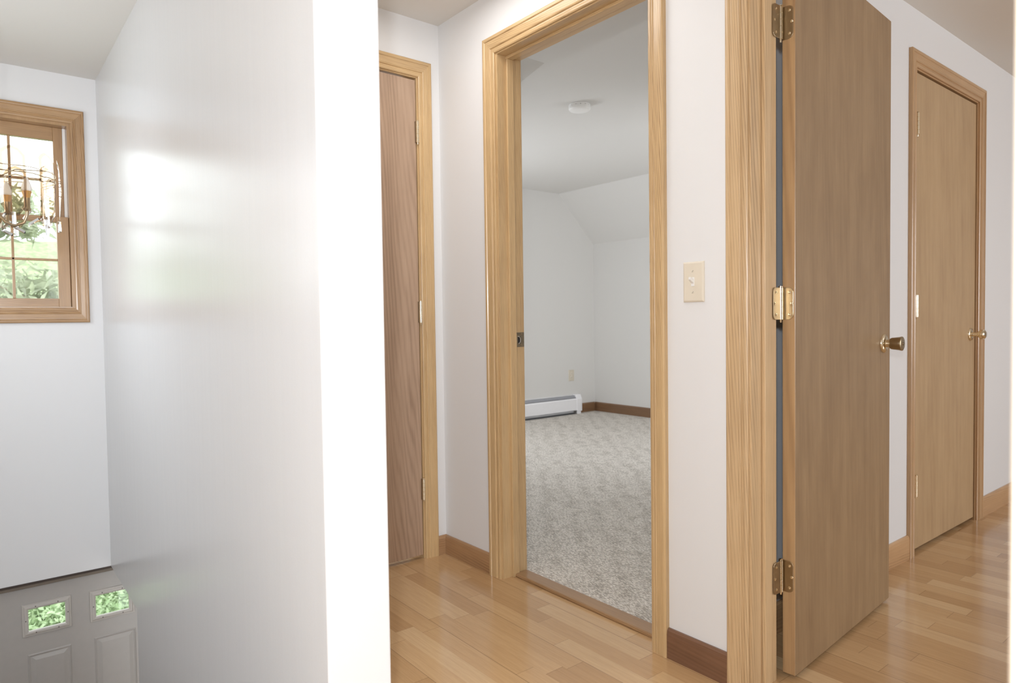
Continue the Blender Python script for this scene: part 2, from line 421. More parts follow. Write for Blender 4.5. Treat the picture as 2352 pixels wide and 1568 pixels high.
# ------------------------------------------------------------------ door casings
PROF = [(0, 0), (0, .0075), (.003, .0098), (.009, .0105), (.0125, .0088), (.0165, .0085), (.0185, .0125), (.0215, .0138), (.024, .0122), (.040, .0135),
        (.0455, .0135), (.0475, .0165), (.0505, .0172), (.056, .0168), (.059, .0152), (.06, .013), (.06, 0)]
def prof(w, k=1.0): return [(t*w/.06, n*k) for t, n in PROF]
def casing(root, M, uL, uR, zi, wL, wR, mats, z0=0.0, sides='LR', names=('side_casing', 'head_casing'), wH=.066):
    """mitred mouldings round an opening; M(u,z,n) maps wall coordinates to the world"""
    pH = prof(wH)
    for s, u, w in ((-1, uL, wL), (1, uR, wR)):
        if ('L' if s < 0 else 'R') not in sides: continue
        p = prof(w); b = BM()
        loft(b, [[M(u+s*t, z0, n) for t, n in p], [M(u+s*t, zi+th, n) for (t, n), (th, _) in zip(p, pH)]])
        obj(names[0], b, mats[0], root)
    b = BM(); a, c = prof(wL), prof(wR)
    loft(b, [[M(uL-t, zi+th, n) for (t, n), (th, _) in zip(a, pH)], [M(uR+t, zi+th, n) for (t, n), (th, _) in zip(c, pH)]])
    obj(names[1], b, mats[1], root)

def MN(u, z, n): return (u, YM-n, z)
def MNB(u, z, n): return (u, YMB+n, z)
def MR(u, z, n): return (XR+n, u, z)
def ME(u, z, n): return (XE+n, u, z)
def MW(u, z, n): return (XW+n, u, z)

def frame_y(root, jl, jr, mats, stops=True, stopy=(1.6583, 1.690), y0=YM-.0015, y1=YMB+.001):
    """jambs, head and stops lining an opening in a wall of constant y"""
    for x0, x1 in ((jl-.018, jl), (jr, jr+.018)):
        obj('side_jamb', box(BM(), (x0, y0, 0), (x1, y1, HD)), mats['Z'], root, bevel=.0008)
    obj('head_jamb', box(BM(), (jl-.018, y0, HD), (jr+.018, y1, HD+.018)), mats['X'], root, bevel=.0015)
    if stops:
        ya, yb = stopy
        for x0, x1 in ((jl, jl+.011), (jr-.011, jr)):
            obj('side_stop', box(BM(), (x0, ya, .0), (x1, yb, HD-.011)), mats['Z'], root, bevel=.002)
        obj('head_stop', box(BM(), (jl, ya, HD-.011), (jr, yb, HD)), mats['X'], root, bevel=.002)

# trim_1: frame of the carpeted doorway
t1 = struct(empty('trim_1', ((JL+JR)/2, YM, 0)), 'oak door frame around the open carpeted doorway', 'door frame')
casing(t1, MN, -2.0835, -1.3300, HD+.005, .067, .060, (OAK['Z'], OAK['X']))
frame_y(t1, JL, JR, OAK)
obj('threshold', box(BM(), (JL, 1.668, 0), (JR, 1.7335, .014)), OAKD['X'], t1, bevel=.005)
casing(t1, MNB, JL-.006, JR+.006, HD+.006, .06, .06, (OAK['Z'], OAK['X']))
# strike plate on the latch jamb
sp = empty('strike_plate', (JL, 1.712, .9405), 0, t1, True)
b = BM()
for (y0, z0, y1, z1) in ((-.019, -.029, -.010, .029), (.004, -.029, .0225, .029), (-.010, -.029, .004, -.015), (-.010, .013, .004, .029)):
    box(b, (0, y0, z0), (.0016, y1, z1))
obj('plate', b, M_darkbr, sp, False)
b = BM(); tube(b, [(.003, -.008+.010*math.sin(a), -.001+.014*math.cos(a)) for a in [k*PI/8 for k in range(9)]], .0022, 8); obj('lip', b, M_steel, sp, False, True)
b = BM(); box(b, (.0004, -.010, -.015), (.0012, .004, .013)); obj('latch_hole', b, M_hole, sp, False)
for z in (-.022, .022):
    b = BM(); lathe(b, [(.0032, 0), (.0034, .002), (.001, .003)], 'X', (.001, .008, z), 12); obj('screw', b, M_brassm, sp, False, True)

# trim_2: near frame of the brown door
t2 = struct(empty('trim_2', ((NL+NR)/2, YM, 0)), 'bright oak door frame the brown door hangs on', 'door frame')
casing(t2, MN, -1.0010, NR+.006, HD+.005, .0625, .06, (OAKN['Z'], OAKN['X']))
frame_y(t2, NL, NR, OAKN, True, (1.6665, 1.700), y1=1.7405)
casing(t2, MNB, NL-.012, NR+.006, HD+.006, .06, .06, (OAKN['Z'], OAKN['X']))

# trim_3 closet on the end wall, trim_4 birch closet
def frame_x(root, x0, x1, ya, yb, mats):
    for y0, y1 in ((ya-.018, ya), (yb, yb+.018)):
        obj('side_jamb', box(BM(), (x0, y0, 0), (x1, y1, HD)), mats['Z'], root, bevel=.0008)
    obj('head_jamb', box(BM(), (x0, ya-.018, HD), (x1, yb+.018, HD+.018)), mats['Y'], root, bevel=.0015)
t3 = struct(empty('trim_3', (XE, 1.2, 0)), 'oak door frame around the narrow pinkish closet door', 'door frame')
casing(t3, ME, .875, 1.5105, HD+.005, .06, .061, (OAK['Z'], OAK['Y']), wH=.066)
frame_x(t3, XE-.115, XE+.0005, .880, 1.5045, OAK)
t4 = struct(empty('trim_4', (XR, 3.48, 0)), 'oak door frame around the birch closet door', 'door frame')
casing(t4, MR, 3.0975, 3.860, HD+.005, .061, .068, (OAKR['Z'], OAKR['Y']))
frame_x(t4, XR-.115, XR+.0005, 3.1005, 3.853, OAKR)

# trim_5: casing of the opening right beside the camera
t5 = struct(empty('trim_5', (-.06, .489, 0)), 'blurred oak casing coloured pale as if overexposed, at the right edge of the frame', 'door frame')
def ME5(u, z, n): return (-.115-n, u, z)
casing(t5, ME5, -1.588, .4775, HD+.006, .06, .06, (OAKP['Z'], OAKP['Y']))
b = BM(); box(b, (-.116, .471, 0), (.001, .489, HD)); obj('side_jamb', b, OAKP['Z'], t5, bevel=.0015)
b = BM(); box(b, (-.116, -1.6, 0), (.001, -1.582, HD)); obj('side_jamb', b, OAKP['Z'], t5, bevel=.0015)
b = BM(); box(b, (-.116, -1.582, HD), (.001, .471, HD+.018)); obj('head_jamb', b, OAKP['Y'], t5, bevel=.0015)

# ------------------------------------------------------------------ baseboards
def bb_y(name, x0, x1, y, s, mats, label, h=.088, z=0):
    b = BM(); pr = [(0, z), (.0125, z), (.0125, z+h-.018), (.0105, z+h-.006), (.006, z+h), (0, z+h)]
    loft(b, [[(x, y+s*n, zz) for n, zz in pr] for x in (x0, x1)])
    return struct(obj(name, b, mats['X']), label, 'baseboard')
def bb_x(name, y0, y1, x, s, mats, label, h=.095, z=0):
    b = BM(); pr = [(0, z), (.0125, z), (.0125, z+h-.018), (.0105, z+h-.006), (.006, z+h), (0, z+h)]
    loft(b, [[(x+s*n, y, zz) for n, zz in pr] for y in (y0, y1)])
    return struct(obj(name, b, mats['Y']), label, 'baseboard')
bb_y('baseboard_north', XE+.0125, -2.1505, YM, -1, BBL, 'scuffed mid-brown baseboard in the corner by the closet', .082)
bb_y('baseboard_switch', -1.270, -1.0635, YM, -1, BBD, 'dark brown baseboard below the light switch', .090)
bb_x('baseboard_closet', 1.5715, YM, XE, 1, BBL, 'short baseboard end right of the pinkish closet door', .082)
bb_x('baseboard_hall', YMB+.017, 3.0365, XR, 1, BBR, 'pale oak baseboard left of the birch closet door', .098)
bb_x('baseboard_far', 3.928, 7.6, XR, 1, BBR, 'pale oak baseboard right of the birch closet door', .098)
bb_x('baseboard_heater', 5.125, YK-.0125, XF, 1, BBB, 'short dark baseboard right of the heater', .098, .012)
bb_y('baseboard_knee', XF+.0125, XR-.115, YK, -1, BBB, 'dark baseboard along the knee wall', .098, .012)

# ------------------------------------------------------------------ hinges
def lever_leaf(w, h, r, n=6):
    """outline of a hinge leaf from the pin (0) to w, rounded far corners, in (u,z)"""
    pts = [(0, -h/2), (w-r, -h/2)]
    pts += [(w-r+r*math.sin(a), -h/2+r-r*math.cos(a)) for a in [k*PI/2/n for k in range(1, n+1)]]
    pts += [(w-r+r*math.cos(a), h/2-r+r*math.sin(a)) for a in [k*PI/2/n for k in range(0, n+1)]]
    pts += [(0, h/2)]
    return pts
def knuckle_bm(r=.0062, h=.089):
    b = BM(); s = h/5
    for k in range(5):
        lathe(b, [(r*.9, -h/2+k*s+.0001), (r, -h/2+k*s+.0006), (r, -h/2+(k+1)*s-.0006), (r*.9, -h/2+(k+1)*s-.0001)], 'Z', n=16)
    return b
def pin_bm(r=.0062, h=.089):
    b = BM(); lathe(b, [(.0025, -h/2-.008), (.003, -h/2-.006), (.003, h/2), (r*.95, h/2+.001), (r*.95, h/2+.003), (.003, h/2+.005)], 'Z', n=16)
    return b
SCR = [(.60, .031), (.80, 0.0), (.60, -.031)]

# ------------------------------------------------------------------ door_1: brown flush door standing open
TH = math.atan2(.058, .756)
d1 = struct(empty('door_1', (-.9945, 1.7735, 0), TH), 'dark brown flush door standing open with brass knob', 'door')
# local frame: x = thickness towards the room (+x face is seen), y = along the leaf from the hinges
W1, T1 = .757, .036
b = BM(); box(b, (0, 0, .012), (T1, W1, 2.037))
for f in b.faces:
    f.material_index = 1 if abs(f.normal.y) > .5 or f.calc_center_median().y in (0, W1) else 0
b.normal_update()
for f in b.faces: f.material_index = 1 if abs(f.normal.y) > .5 else 0
slab = obj('door_slab', b, [M_slabdark, M_slabedge], d1, False, bevel=.0012)
def add_hinge(root, z, mat, pmat, first=None):
    if first is not None:
        h = first.copy(); COL.objects.link(h); h.location = (first.location.x, first.location.y, z)
        for c in list(first.children):
            cc = c.copy(); COL.objects.link(cc); cc.parent = h
        return h
    h = empty('hinge', (.0005, -.0125, z), 0, root)
    # leaf on the door edge (in the local x direction, facing -y)
    b = BM(); out = lever_leaf(.031, .089, .014)
    loft(b, [[(u, .0095, zz) for u, zz in out], [(u, .0122, zz) for u, zz in out]]); obj('leaf', b, mat, h, False, bevel=.0006)
    # leaf on the jamb, rotated about the pin
    b = BM(); out = lever_leaf(.036, .089, .012); c, s = math.cos(-TH), math.sin(-TH)
    def J(u, n, zz):
        x, y = .0012+n, -u-.006
        return (x*c-y*s, x*s+y*c, zz)
    loft(b, [[J(u, 0, zz) for u, zz in out], [J(u, .002, zz) for u, zz in out]]); obj('leaf', b, mat, h, False, bevel=.0006)
    obj('knuckle', knuckle_bm(), pmat, h, False, True); obj('pin', pin_bm(), pmat, h, False, True)
    for fu, zz in SCR:
        b = BM(); lathe(b, [(.0042, .0097), (.0040, .0088), (.0014, .0084), (.0012, .0092)], 'Y', (.031*fu+.002, 0, zz), 14); obj('screw', b, pmat, h, False, True)
        b = BM(); x, y, _ = J(.036*fu, .002, 0); lathe(b, [(.0042, -.0004), (.0040, .0008), (.0014, .0012), (.0012, .0004)], 'X', (x, y, zz), 14); obj('screw', b, pmat, h, False, True)
    return h
hg = add_hinge(d1, 1.0545, M_brassm, M_brass)
add_hinge(d1, 1.8215, None, None, hg)
add_hinge(d1, .2905, None, None, hg)
# knob set on the seen face
kn = empty('door_knob', (T1, W1-.06, .921), 0, d1)
b = BM(); lathe(b, [(.033, 0), (.033, .002), (.031, .005), (.024, .0085), (.016, .010), (.014, .010)], 'X', n=32); obj('rosette', b, M_brass, kn, False, True)
b = BM(); lathe(b, [(.0135, .009), (.013, .015), (.0135, .021)], 'X', n=24); obj('neck', b, M_brass, kn, False, True)
b = BM(); lathe(b, [(.010, .019), (.0175, .021), (.0200, .026), (.0228, .048), (.0245, .055), (.0240, .058), (.0200, .0598), (.0001, .0602)], 'X', n=32); obj('knob', b, M_brassm, kn, False, True)
b = BM(); lathe(b, [(.0052, .0600), (.0050, .0622), (.001, .0624)], 'X', n=16); obj('lock_cylinder', b, M_darkbr, kn, False, True)
b = BM(); lathe(b, [(.033, 0), (.033, -.002), (.031, -.005), (.013, -.010), (.013, -.030), (.0195, -.036), (.0240, -.068), (.020, -.073), (.0001, -.0735)], 'X', (-T1, 0, 0), n=28); obj('inner_knob', b, M_brass, kn, False, True)
b = BM(); box(b, (-T1*.85, .0595, -.028), (-T1*.15, .0612, .028)); obj('latch_plate', b, M_brassm, kn, False)

# ------------------------------------------------------------------ closet doors
def closet_door(name, x, ya, yb, mat, label, hinge_y, hinge_x, hz):
    d = struct(empty(name, (x, (ya+yb)/2, 0)), label, 'door')
    b = BM(); box(b, (x-.035, ya, .016), (x, yb, HD-.008)); obj('door_slab', b, mat, d, bevel=.0012)
    first = None
    for z in hz:
        if first is None:
            h = empty('hinge', (hinge_x, hinge_y, z), 0, d, True)
            obj('knuckle', knuckle_bm(.0066), M_brass, h, False, True); obj('pin', pin_bm(.0066), M_brass, h, False, True)
            b = BM(); box(b, (-.016, -.007, -.0445), (-.003, .007, .0445)); obj('leaf', b, M_darkbr, h, False)
            first = h
        else:
            h = first.copy(); COL.objects.link(h); h.location = (hinge_x, hinge_y, z)
            for c in list(first.children):
                cc = c.copy(); COL.objects.link(cc); cc.parent = h
    return d
d3 = closet_door('door_3', XE-.003, .883, 1.5015, M_slabpink, 'narrow pinkish-brown closet door partly behind the white partition', 1.5035, XE+.008, (1.815, 1.0575, .3005))
d4 = closet_door('door_4', XR-.004, 3.1045, 3.845, M_slabpale, 'pale birch closet door right of the open brown door', 3.1030, XR+.010, (1.8125, 1.0535, .2960))
k4 = empty('door_knob', (XR-.004, 3.787, .9205), 0, d4, True)
b = BM(); lathe(b, [(.031, 0), (.031, .002), (.028, .006), (.014, .010), (.012, .010)], 'X', n=28); obj('rosette', b, M_brass, k4, False, True)
b = BM(); lathe(b, [(.0115, .009), (.0095, .020), (.0105, .034)], 'X', n=20); obj('neck', b, M_brass, k4, False, True)
b = BM(); lathe(b, [(.009, .032), (.016, .036), (.022, .043), (.0235, .052), (.0205, .061), (.012, .066), (.0001, .067)], 'X', n=28); obj('knob', b, M_brass, k4, False, True)

# ------------------------------------------------------------------ stairwell window
w1 = struct(empty('window_1', (XW, .08, 1.03)), 'oak double-hung window in the stairwell, greenery outside', 'window')
WY0, WY1, WZ0, WZ1 = -.280, .440, 1.108, 2.040
pw = prof(.060)
for s, u, lo in ((-1, WY0, 0), (1, WY1, 0)):
    b = BM(); loft(b, [[MW(u+s*t, WZ0-t*1.2, n) for t, n in pw], [MW(u+s*t, WZ1+t*1.15, n) for t, n in pw]]); obj('side_casing', b, OAKW['Z'], w1)
b = BM(); loft(b, [[MW(WY0-t, WZ1+t*1.15, n) for t, n in pw], [MW(WY1+t, WZ1+t*1.15, n) for t, n in pw]]); obj('head_casing', b, OAKW['Y'], w1)
b = BM(); loft(b, [[MW(WY0-t, WZ0-t*1.2, n) for t, n in pw], [MW(WY1+t, WZ0-t*1.2, n) for t, n in pw]]); obj('sill_casing', b, OAKW['Y'], w1)
# frame: oak lining, white jamb liner
b = BM()
box(b, (XW-.149, WY1-.0135, WZ0+.006), (XW+.003, WY1+.004, WZ1-.014)); box(b, (XW-.149, WY0-.004, WZ0+.006), (XW+.003, WY0+.0135, WZ1-.014))
box(b, (XW-.149, WY0-.004, WZ1-.014), (XW+.003, WY1+.004, WZ1+.004)); box(b, (XW-.149, WY0-.004, WZ0-.004), (XW+.003, WY1+.004, WZ0+.006))
obj('window_frame', b, OAKW['Z'], w1)
for y0, y1 in ((WY1-.0275, WY1-.0135), (WY0+.0135, WY0+.0275)):
    b = BM(); box(b, (XW-.10, y0, WZ0+.006), (XW-.057, y1, WZ1-.014)); obj('jamb_liner', b, M_liner, w1, bevel=.002)
def sash(name, x, z0, z1, y0, y1, st, rb, rt, mz, my):
    """sash in plane x: stiles st, rails rb/rt, muntin centres mz / my"""
    t = .032
    b = BM()
    box(b, (x-t, y0, z0), (x, y0+st, z1)); box(b, (x-t, y1-st, z0), (x, y1, z1))
    o = obj(name, b, OAKW['Z'], w1, bevel=.002)
    b = BM(); box(b, (x-t, y0+st, z0), (x-.0005, y1-st, z0+rb)); box(b, (x-t, y0+st, z1-rt), (x-.0005, y1-st, z1)); obj('rail', b, OAKW['Y'], o, bevel=.002)
    b = BM()
    for y in my: box(b, (x-t*.7, y-.006, z0+rb), (x-.004, y+.006, z1-rt))
    for z in mz: box(b, (x-t*.7, y0+st, z-.006), (x-.004, y1-st, z+.006))
    obj('muntins', b, OAKW['Z'], o, bevel=.002)
    b = BM(); box(b, (x-t*.55, y0+st-.003, z0+rb-.003), (x-t*.45, y1-st+.003, z1-rt+.003)); obj('pane', b, M_pane, o)
sash('lower_sash', XW-.022, WZ0+.006, 1.572, WY0+.0145, WY1-.0150, .052, .044, .030, (1.353,), (.191, -.03))
sash('upper_sash', XW-.058, 1.545, WZ1-.014, WY0+.0280, WY1-.0280, .040, .022, .066, (1.757,), (.191, -.03))

# ------------------------------------------------------------------ front door below
XD = -4.140
d2 = struct(empty('door_2', (XD, .426, ZF)), 'grey front door with two small lites below the stair window', 'door')
DL, DR, DT = -.035, .885, -.262
LIT = [(.1995, .3565, -.509, -.397), (.489, .6445, -.516, -.404)]   # glass openings y0,y1,z0,z1
b = BM()
HOLE = [(a-.022, c+.022, e-.022, g+.022) for a, c, e, g in LIT]    # the cut-outs are wider than the frames' openings
ys = sorted({DL, DR, *[v for l in HOLE for v in l[:2]]})
for a, c in zip(ys, ys[1:]):
    l = [q for q in HOLE if q[0] <= a+1e-6 and q[1] >= c-1e-6]
    if not l: box(b, (XD-.044, a, ZF+.01), (XD, c, DT)); continue
    box(b, (XD-.044, a, ZF+.01), (XD, c, l[0][2])); box(b, (XD-.044, a, l[0][3]), (XD, c, DT))
def raised(b, y0, y1, z0, z1):
    """moulded panel: two steps out then a raised field"""
    def ringloft(i0, i1, n0, n1):
        q = lambda i, n: [(XD+n, y0+i, z0+i), (XD+n, y1-i, z0+i), (XD+n, y1-i, z1-i), (XD+n, y0+i, z1-i)]
        A, B = [b.verts.new(p) for p in q(i0, n0)], [b.verts.new(p) for p in q(i1, n1)]
        for k in range(4): b.faces.new((A[k], A[(k+1) % 4], B[(k+1) % 4], B[k]))
        return B
    ringloft(0, .006, .0004, .005); ringloft(.006, .013, .005, .0008); ringloft(.013, .016, .0008, .0008); R = ringloft(.016, .034, .0008, .006)
    q = [b.verts.new((XD+.006, y0+.034, z0+.034)), b.verts.new((XD+.006, y1-.034, z0+.034)), b.verts.new((XD+.006, y1-.034, z1-.034)), b.verts.new((XD+.006, y0+.034, z1-.034))]
    b.faces.new(q)
for y0, y1 in ((.192, .378), (.479, .674)):
    raised(b, y0, y1, -1.30, -.628); raised(b, y0, y1, -2.10, -1.42)
obj('door_slab', b, M_doorgrey, d2)
for y0, y1, z0, z1 in LIT:
    b = BM()
    pr = [(-.001, -.004), (-.001, .010), (.006, .013), (.014, .012), (.019, .008), (.0235, .008), (.026, .004), (.026, 0)]
    rings = [[(XD+n, y0-t, z0-t), (XD+n, y1+t, z0-t), (XD+n, y1+t, z1+t), (XD+n, y0-t, z1+t)] for t, n in pr]
    loft(b, rings, True, False)
    fr = obj('lite_frame', b, M_litefr, d2)
    b = BM(); box(b, (XD-.009, y0-.020, z0-.020), (XD-.005, y1+.020, z1+.020)); obj('pane', b, M_pane, fr)
    for fy, fz in ((.2, -1), (.8, -1), (.2, 2), (.8, 2), (-1, .5), (2, .5)):
        y = y0-.010 if fy < 0 else (y1+.010 if fy > 1 else y0+(y1-y0)*fy); z = z0-.010 if fz < 0 else (z1+.010 if fz > 1 else z0+(z1-z0)*fz)
        b = BM(); lathe(b, [(.0028, .010), (.0028, .0128), (.0008, .0132)], 'X', (XD, y, z), 10); obj('screw', b, M_rubber, fr, smooth=True)
t6 = struct(empty('trim_6', (XW, .426, ZF)), 'dark strip and frame over the grey front door', 'door frame')
b = BM(); box(b, (XW-.03, -.04, -.262), (XW-.001, .90, -.2505)); obj('weatherstrip', b, M_weather, t6, bevel=.002)
b = BM(); box(b, (XW-.06, -.04, -.280), (XW-.012, .90, -.262)); obj('head_stop', b, plain('brown_stop', lin(120, 108, 94), .5), t6, bevel=.002)
b = BM(); box(b, (XW-.10, .885, ZF), (XW-.001, .90, -.262)); box(b, (XW-.10, -.04, ZF), (XW-.001, -.035, -.262)); obj('side_jamb', b, M_doorgrey, t6)

# ------------------------------------------------------------------ light switch and outlet
def plate_bm(w, h, d, n):
    b = BM()
    def q(i, x): return [(-w/2+i, x, -h/2+i), (w/2-i, x, -h/2+i), (w/2-i, x, h/2-i), (-w/2+i, x, h/2-i)]
    loft(b, [q(0, 0), q(0, -d*.45), q(.0025, -d*.85), q(.005, -d)]); return b
ls = tag(empty('light_switch', (-1.1748, YM, 1.1205)), 'ivory toggle light switch on the wall between the two door frames', 'switch')
obj('wall_plate', plate_bm(.070, .1145, .0065, 0), M_ivory, ls, False)
b = BM(); box(b, (-.0055, -.0078, -.0125), (.0055, -.0064, .0125)); obj('toggle_slot', b, M_white, ls, False, bevel=.0006)
b = BM(); loft(b, [[(sx*.0046, -.006, z) for sx, z in ((-1, -.006), (1, -.006), (1, .008), (-1, .008))], [(sx*.0034, -.023, z) for sx, z in ((-1, .006), (1, .006), (1, .0135), (-1, .0135))]]); obj('toggle', b, M_white, ls, False, bevel=.001)
for z in (-.030, .030):
    b = BM(); lathe(b, [(.0034, -.0062), (.0032, -.0074), (.0006, -.0078)], 'Y', (0, 0, z), 12); obj('screw', b, M_ivory, ls, False, True)
    b = BM(); loft(b, [[(-.0026, y, z-.0022), (-.0020, y, z-.0026), (.0026, y, z+.0022), (.0020, y, z+.0026)] for y in (-.0076, -.0080)]); obj('screw_slot', b, M_rubber, ls, False)

eo = tag(empty('electrical_outlet', (XF, 5.017, .4205)), 'beige duplex outlet on the bedroom wall above the heater end', 'outlet')
def rotx(bm):   # turn a plate modelled facing -y so that it faces +x
    for v in bm.verts: v.co = Vector((-v.co.y, v.co.x, v.co.z))
    return bm
obj('wall_plate', rotx(plate_bm(.078, .118, .006, 0)), plain('beige_plastic', lin(206, 196, 178), .4, var=.01), eo, False)
for z in (-.02, .02):
    b = BM(); lathe(b, [(.0165, .0055), (.0165, .008), (.0155, .0085), (.0001, .0085)], 'X', (0, 0, z), 20); rc = obj('receptacle', b, M_ivory, eo, False, True)
    for y, hh in ((-.006, .0055), (.006, .0045)):
        b = BM(); box(b, (.0084, y-.0013, z+.002-hh), (.0089, y+.0013, z+.002+hh)); obj('slot', b, M_hole, rc, False)
    b = BM(); lathe(b, [(.0026, .0083), (.0024, .0089), (.0001, .0089)], 'X', (0, 0, z-.0105), 10); obj('slot', b, M_hole, rc, False)

# ------------------------------------------------------------------ baseboard heater
hx = XF; HY0, HY1 = 2.2, 5.11; hz = .012
ht = tag(empty('baseboard_heater', (XF, 3.7, hz)), 'long white baseboard heater along the far bedroom wall', 'heater')
b = BM(); loft(b, [[(hx+.001, y, .03), (hx+.001, y, .214), (hx+.020, y, .214), (hx+.020, y, .209), (hx+.006, y, .206), (hx+.006, y, .03)] for y in (HY0, HY1-.06)]); obj('back_panel', b, M_enamel, ht)
b = BM(); loft(b, [[(hx+.060, y, .052), (hx+.064, y, .052), (hx+.064, y, .165), (hx+.056, y, .178), (hx+.052, y, .177), (hx+.060, y, .163)] for y in (HY0, HY1-.06)]); obj('front_cover', b, M_enamel, ht)
b = BM(); loft(b, [[(hx+.024, y, .203), (hx+.026, y, .206), (hx+.050, y, .184), (hx+.048, y, .181)] for y in (HY0, HY1-.06)]); obj('damper', b, plain('heater_damper', lin(150, 150, 154), .4), ht)
b = BM()
for k in range(100):
    y = 3.9+k*.0115; box(b, (hx+.012, y, .075), (hx+.054, y+.001, .150))
obj('fins', b, M_fin, ht)
b = BM(); tube(b, [(hx+.033, HY0+.01, .112), (hx+.033, HY1-.01, .112)], .011, 12); obj('pipe', b, plain('copper_pipe', lin(170, 110, 80), .4, 1.0), ht, smooth=True)
b = BM(); loft(b, [[(hx+.001, y, .040), (hx+.068, y, .040), (hx+.068, y, .168), (hx+.045, y, .218), (hx+.001, y, .218)] for y in (HY1-.075, HY1)]); obj('end_cap', b, M_enamel, ht, bevel=.004)
b = BM(); box(b, (hx+.050, HY1-.070, hz), (hx+.062, HY1-.015, .042)); obj('foot', b, M_enamel, ht)
b = BM(); box(b, (hx+.008, HY0, hz), (hx+.045, HY1-.08, .020)); obj('bottom_strip', b, M_fin, ht)  # dark grey strip along the carpet under the heater

# ------------------------------------------------------------------ smoke detector
sd = tag(empty('smoke_detector', (-2.983, 2.963, HB)), 'round white smoke detector on the bedroom ceiling', 'smoke detector')
b = BM(); lathe(b, [(.064, 0), (.066, -.004), (.066, -.010), (.060, -.012)], n=40); obj('base', b, M_white, sd, False, True)
b = BM(); lathe(b, [(.060, -.010), (.060, -.0145)], n=40); obj('vent_slots', b, M_rubber, sd, False)
b = BM()
for k in range(14):
    a = 2*PI*k/14; c, s = math.cos(a), math.sin(a); t = .011
    loft(b, [[(c*r-s*t*q, s*r+c*t*q, z) for r, q in ((.0585, -1), (.0645, -1), (.0645, 1), (.0585, 1))] for z in (-.0098, -.0148)])
obj('vent_rib', b, M_white, sd, False)
b = BM(); lathe(b, [(.0655, -.0145), (.0665, -.017), (.0655, -.030), (.060, -.036), (.045, -.039), (.0001, -.040)], n=40); obj('cover', b, M_white, sd, False, True)

# ------------------------------------------------------------------ chandelier (centre lies just outside the frame)
DC = 2.12
cc = ray(-15, 430, DC); px = DC/1553.32
ch = tag(empty('chandelier', (cc.x, cc.y, cc.z)), 'brass chandelier with smoked glass panels hanging in front of the stair window', 'chandelier')
# local polar: phi=0 to the picture's right, +90 away from the camera
view = Vector((Fv.x, Fv.y, 0)).normalized(); rightv = Vector((view.y, -view.x, 0))
def pol(phi, r, z): return (rightv*math.cos(phi)+view*math.sin(phi))*r+Vector((0, 0, z))
RC = 128*px
def panel_bm(phi):
    b = BM(); w, h = .033, .104
    e_t = (-rightv*math.sin(phi)+view*math.cos(phi)); e_r = (rightv*math.cos(phi)+view*math.sin(phi))
    out = [(-.1*w, h), (w*.55, h-.007), (w, h-.024), (w*1.02, 0), (w, -h+.030), (w*.42, -h), (-w*.42, -h), (-w, -h+.030), (-w*1.02, 0), (-w, h-.020), (-w*.6, h-.008)]
    def P(u, z, n, k):
        bow = .008*(1-(z/h)**2)
        return e_r*(RC+n-.008+bow)+e_t*(u*k)+Vector((0, 0, z*(1-(1-k)*.32)))
    loft(b, [[P(u, z, 0, 1) for u, z in out], [P(u, z, .003, .76) for u, z in out]], True, False)
    for f in b.faces: f.material_index = 1
    b.verts.ensure_lookup_table(); f = b.faces.new(b.verts[len(out):]); f.material_index = 0
    return b
for k in range(10):
    phi = math.radians(-1+36*k)
    obj('glass_panel', panel_bm(phi), [M_smoke, M_smokeb], ch, False)
    b = BM(); p = pol(phi, RC-.006, -.113)
    ez = .018
    loft(b, [[p+Vector((dx, dy, dz)) for dx, dy in ((-.005, 0), (.004, .005), (.004, -.005))] for dz in (-ez, ez)]); obj('crystal_prism', b, M_crystal, ch, False)
for z, rr in ((.048, .0012), (.030, .0016)):
    b = BM(); tube(b, [pol(2*PI*k/48, RC-.012, z+.002*math.sin(k)) for k in range(49)], rr, 8); obj('hoop', b, M_brass, ch, False, True)
nA = 4
for k in range(nA):
    phi = math.radians(15+90*k)
    b = BM(); rc = .090
    tube(b, [pol(phi, r, z) for r, z in ((.012, -.085), (.03, -.108), (.055, -.118), (.08, -.108), (.088, -.088), (rc, -.068))], .0048, 10); obj('arm', b, M_brassm, ch, False, True)
    b = BM(); lathe(b, [(.008, -.072), (.0115, -.066), (.0085, -.060), (.0085, -.030), (.006, -.028)], 'Z', pol(phi, rc, 0), 18); obj('candle_sleeve', b, M_brassm, ch, False, True)
    b = BM(); lathe(b, [(.0085, -.030), (.0135, -.010), (.012, -.008)], 'Z', pol(phi, rc, 0), 18); obj('socket', b, plain('amber_socket', lin(206, 164, 104), .35, .3), ch, False, True)
    b = BM(); lathe(b, [(.010, -.010), (.0145, -.004), (.0135, .006), (.009, .020), (.0045, .032), (.0001, .037)], 'Z', pol(phi, rc, 0), 18); obj('bulb', b, M_bulb, ch, False, True)
    for q, (r, z, tw) in enumerate(((.105, -.104, .5), (.070, -.132, -.5), (.085, -.082, .9))):
        p = pol(phi+.16*tw, r, z); b = BM(); e = Vector((rightv.x*math.cos(tw), rightv.y*math.cos(tw), math.sin(tw)))*.018
        u = view*.004; v = e.cross(view).normalized()*.0055
        loft(b, [[p+e*s+v, p+e*s-v*.6+u, p+e*s-v*.6-u] for s in (-1, 1)]); obj('crystal_prism', b, M_crystal, ch, False)
b = BM(); lathe(b, [(.004, -.135), (.016, -.125), (.020, -.105), (.012, -.085), (.009, -.04), (.012, 0), (.008, .04), (.006, .12), (.0045, .14)], n=20); obj('hub', b, M_brass, ch, False, True)
zt = H-cc.z
b = BM(); tube(b, [(0, 0, .135), (0, 0, zt-.02)], .004, 8); obj('stem', b, M_brass, ch, False, True)
b = BM(); lathe(b, [(.006, zt-.045), (.045, zt-.022), (.060, zt-.006), (.060, zt-.0005)], n=24); obj('canopy', b, M_brass, ch, False, True)
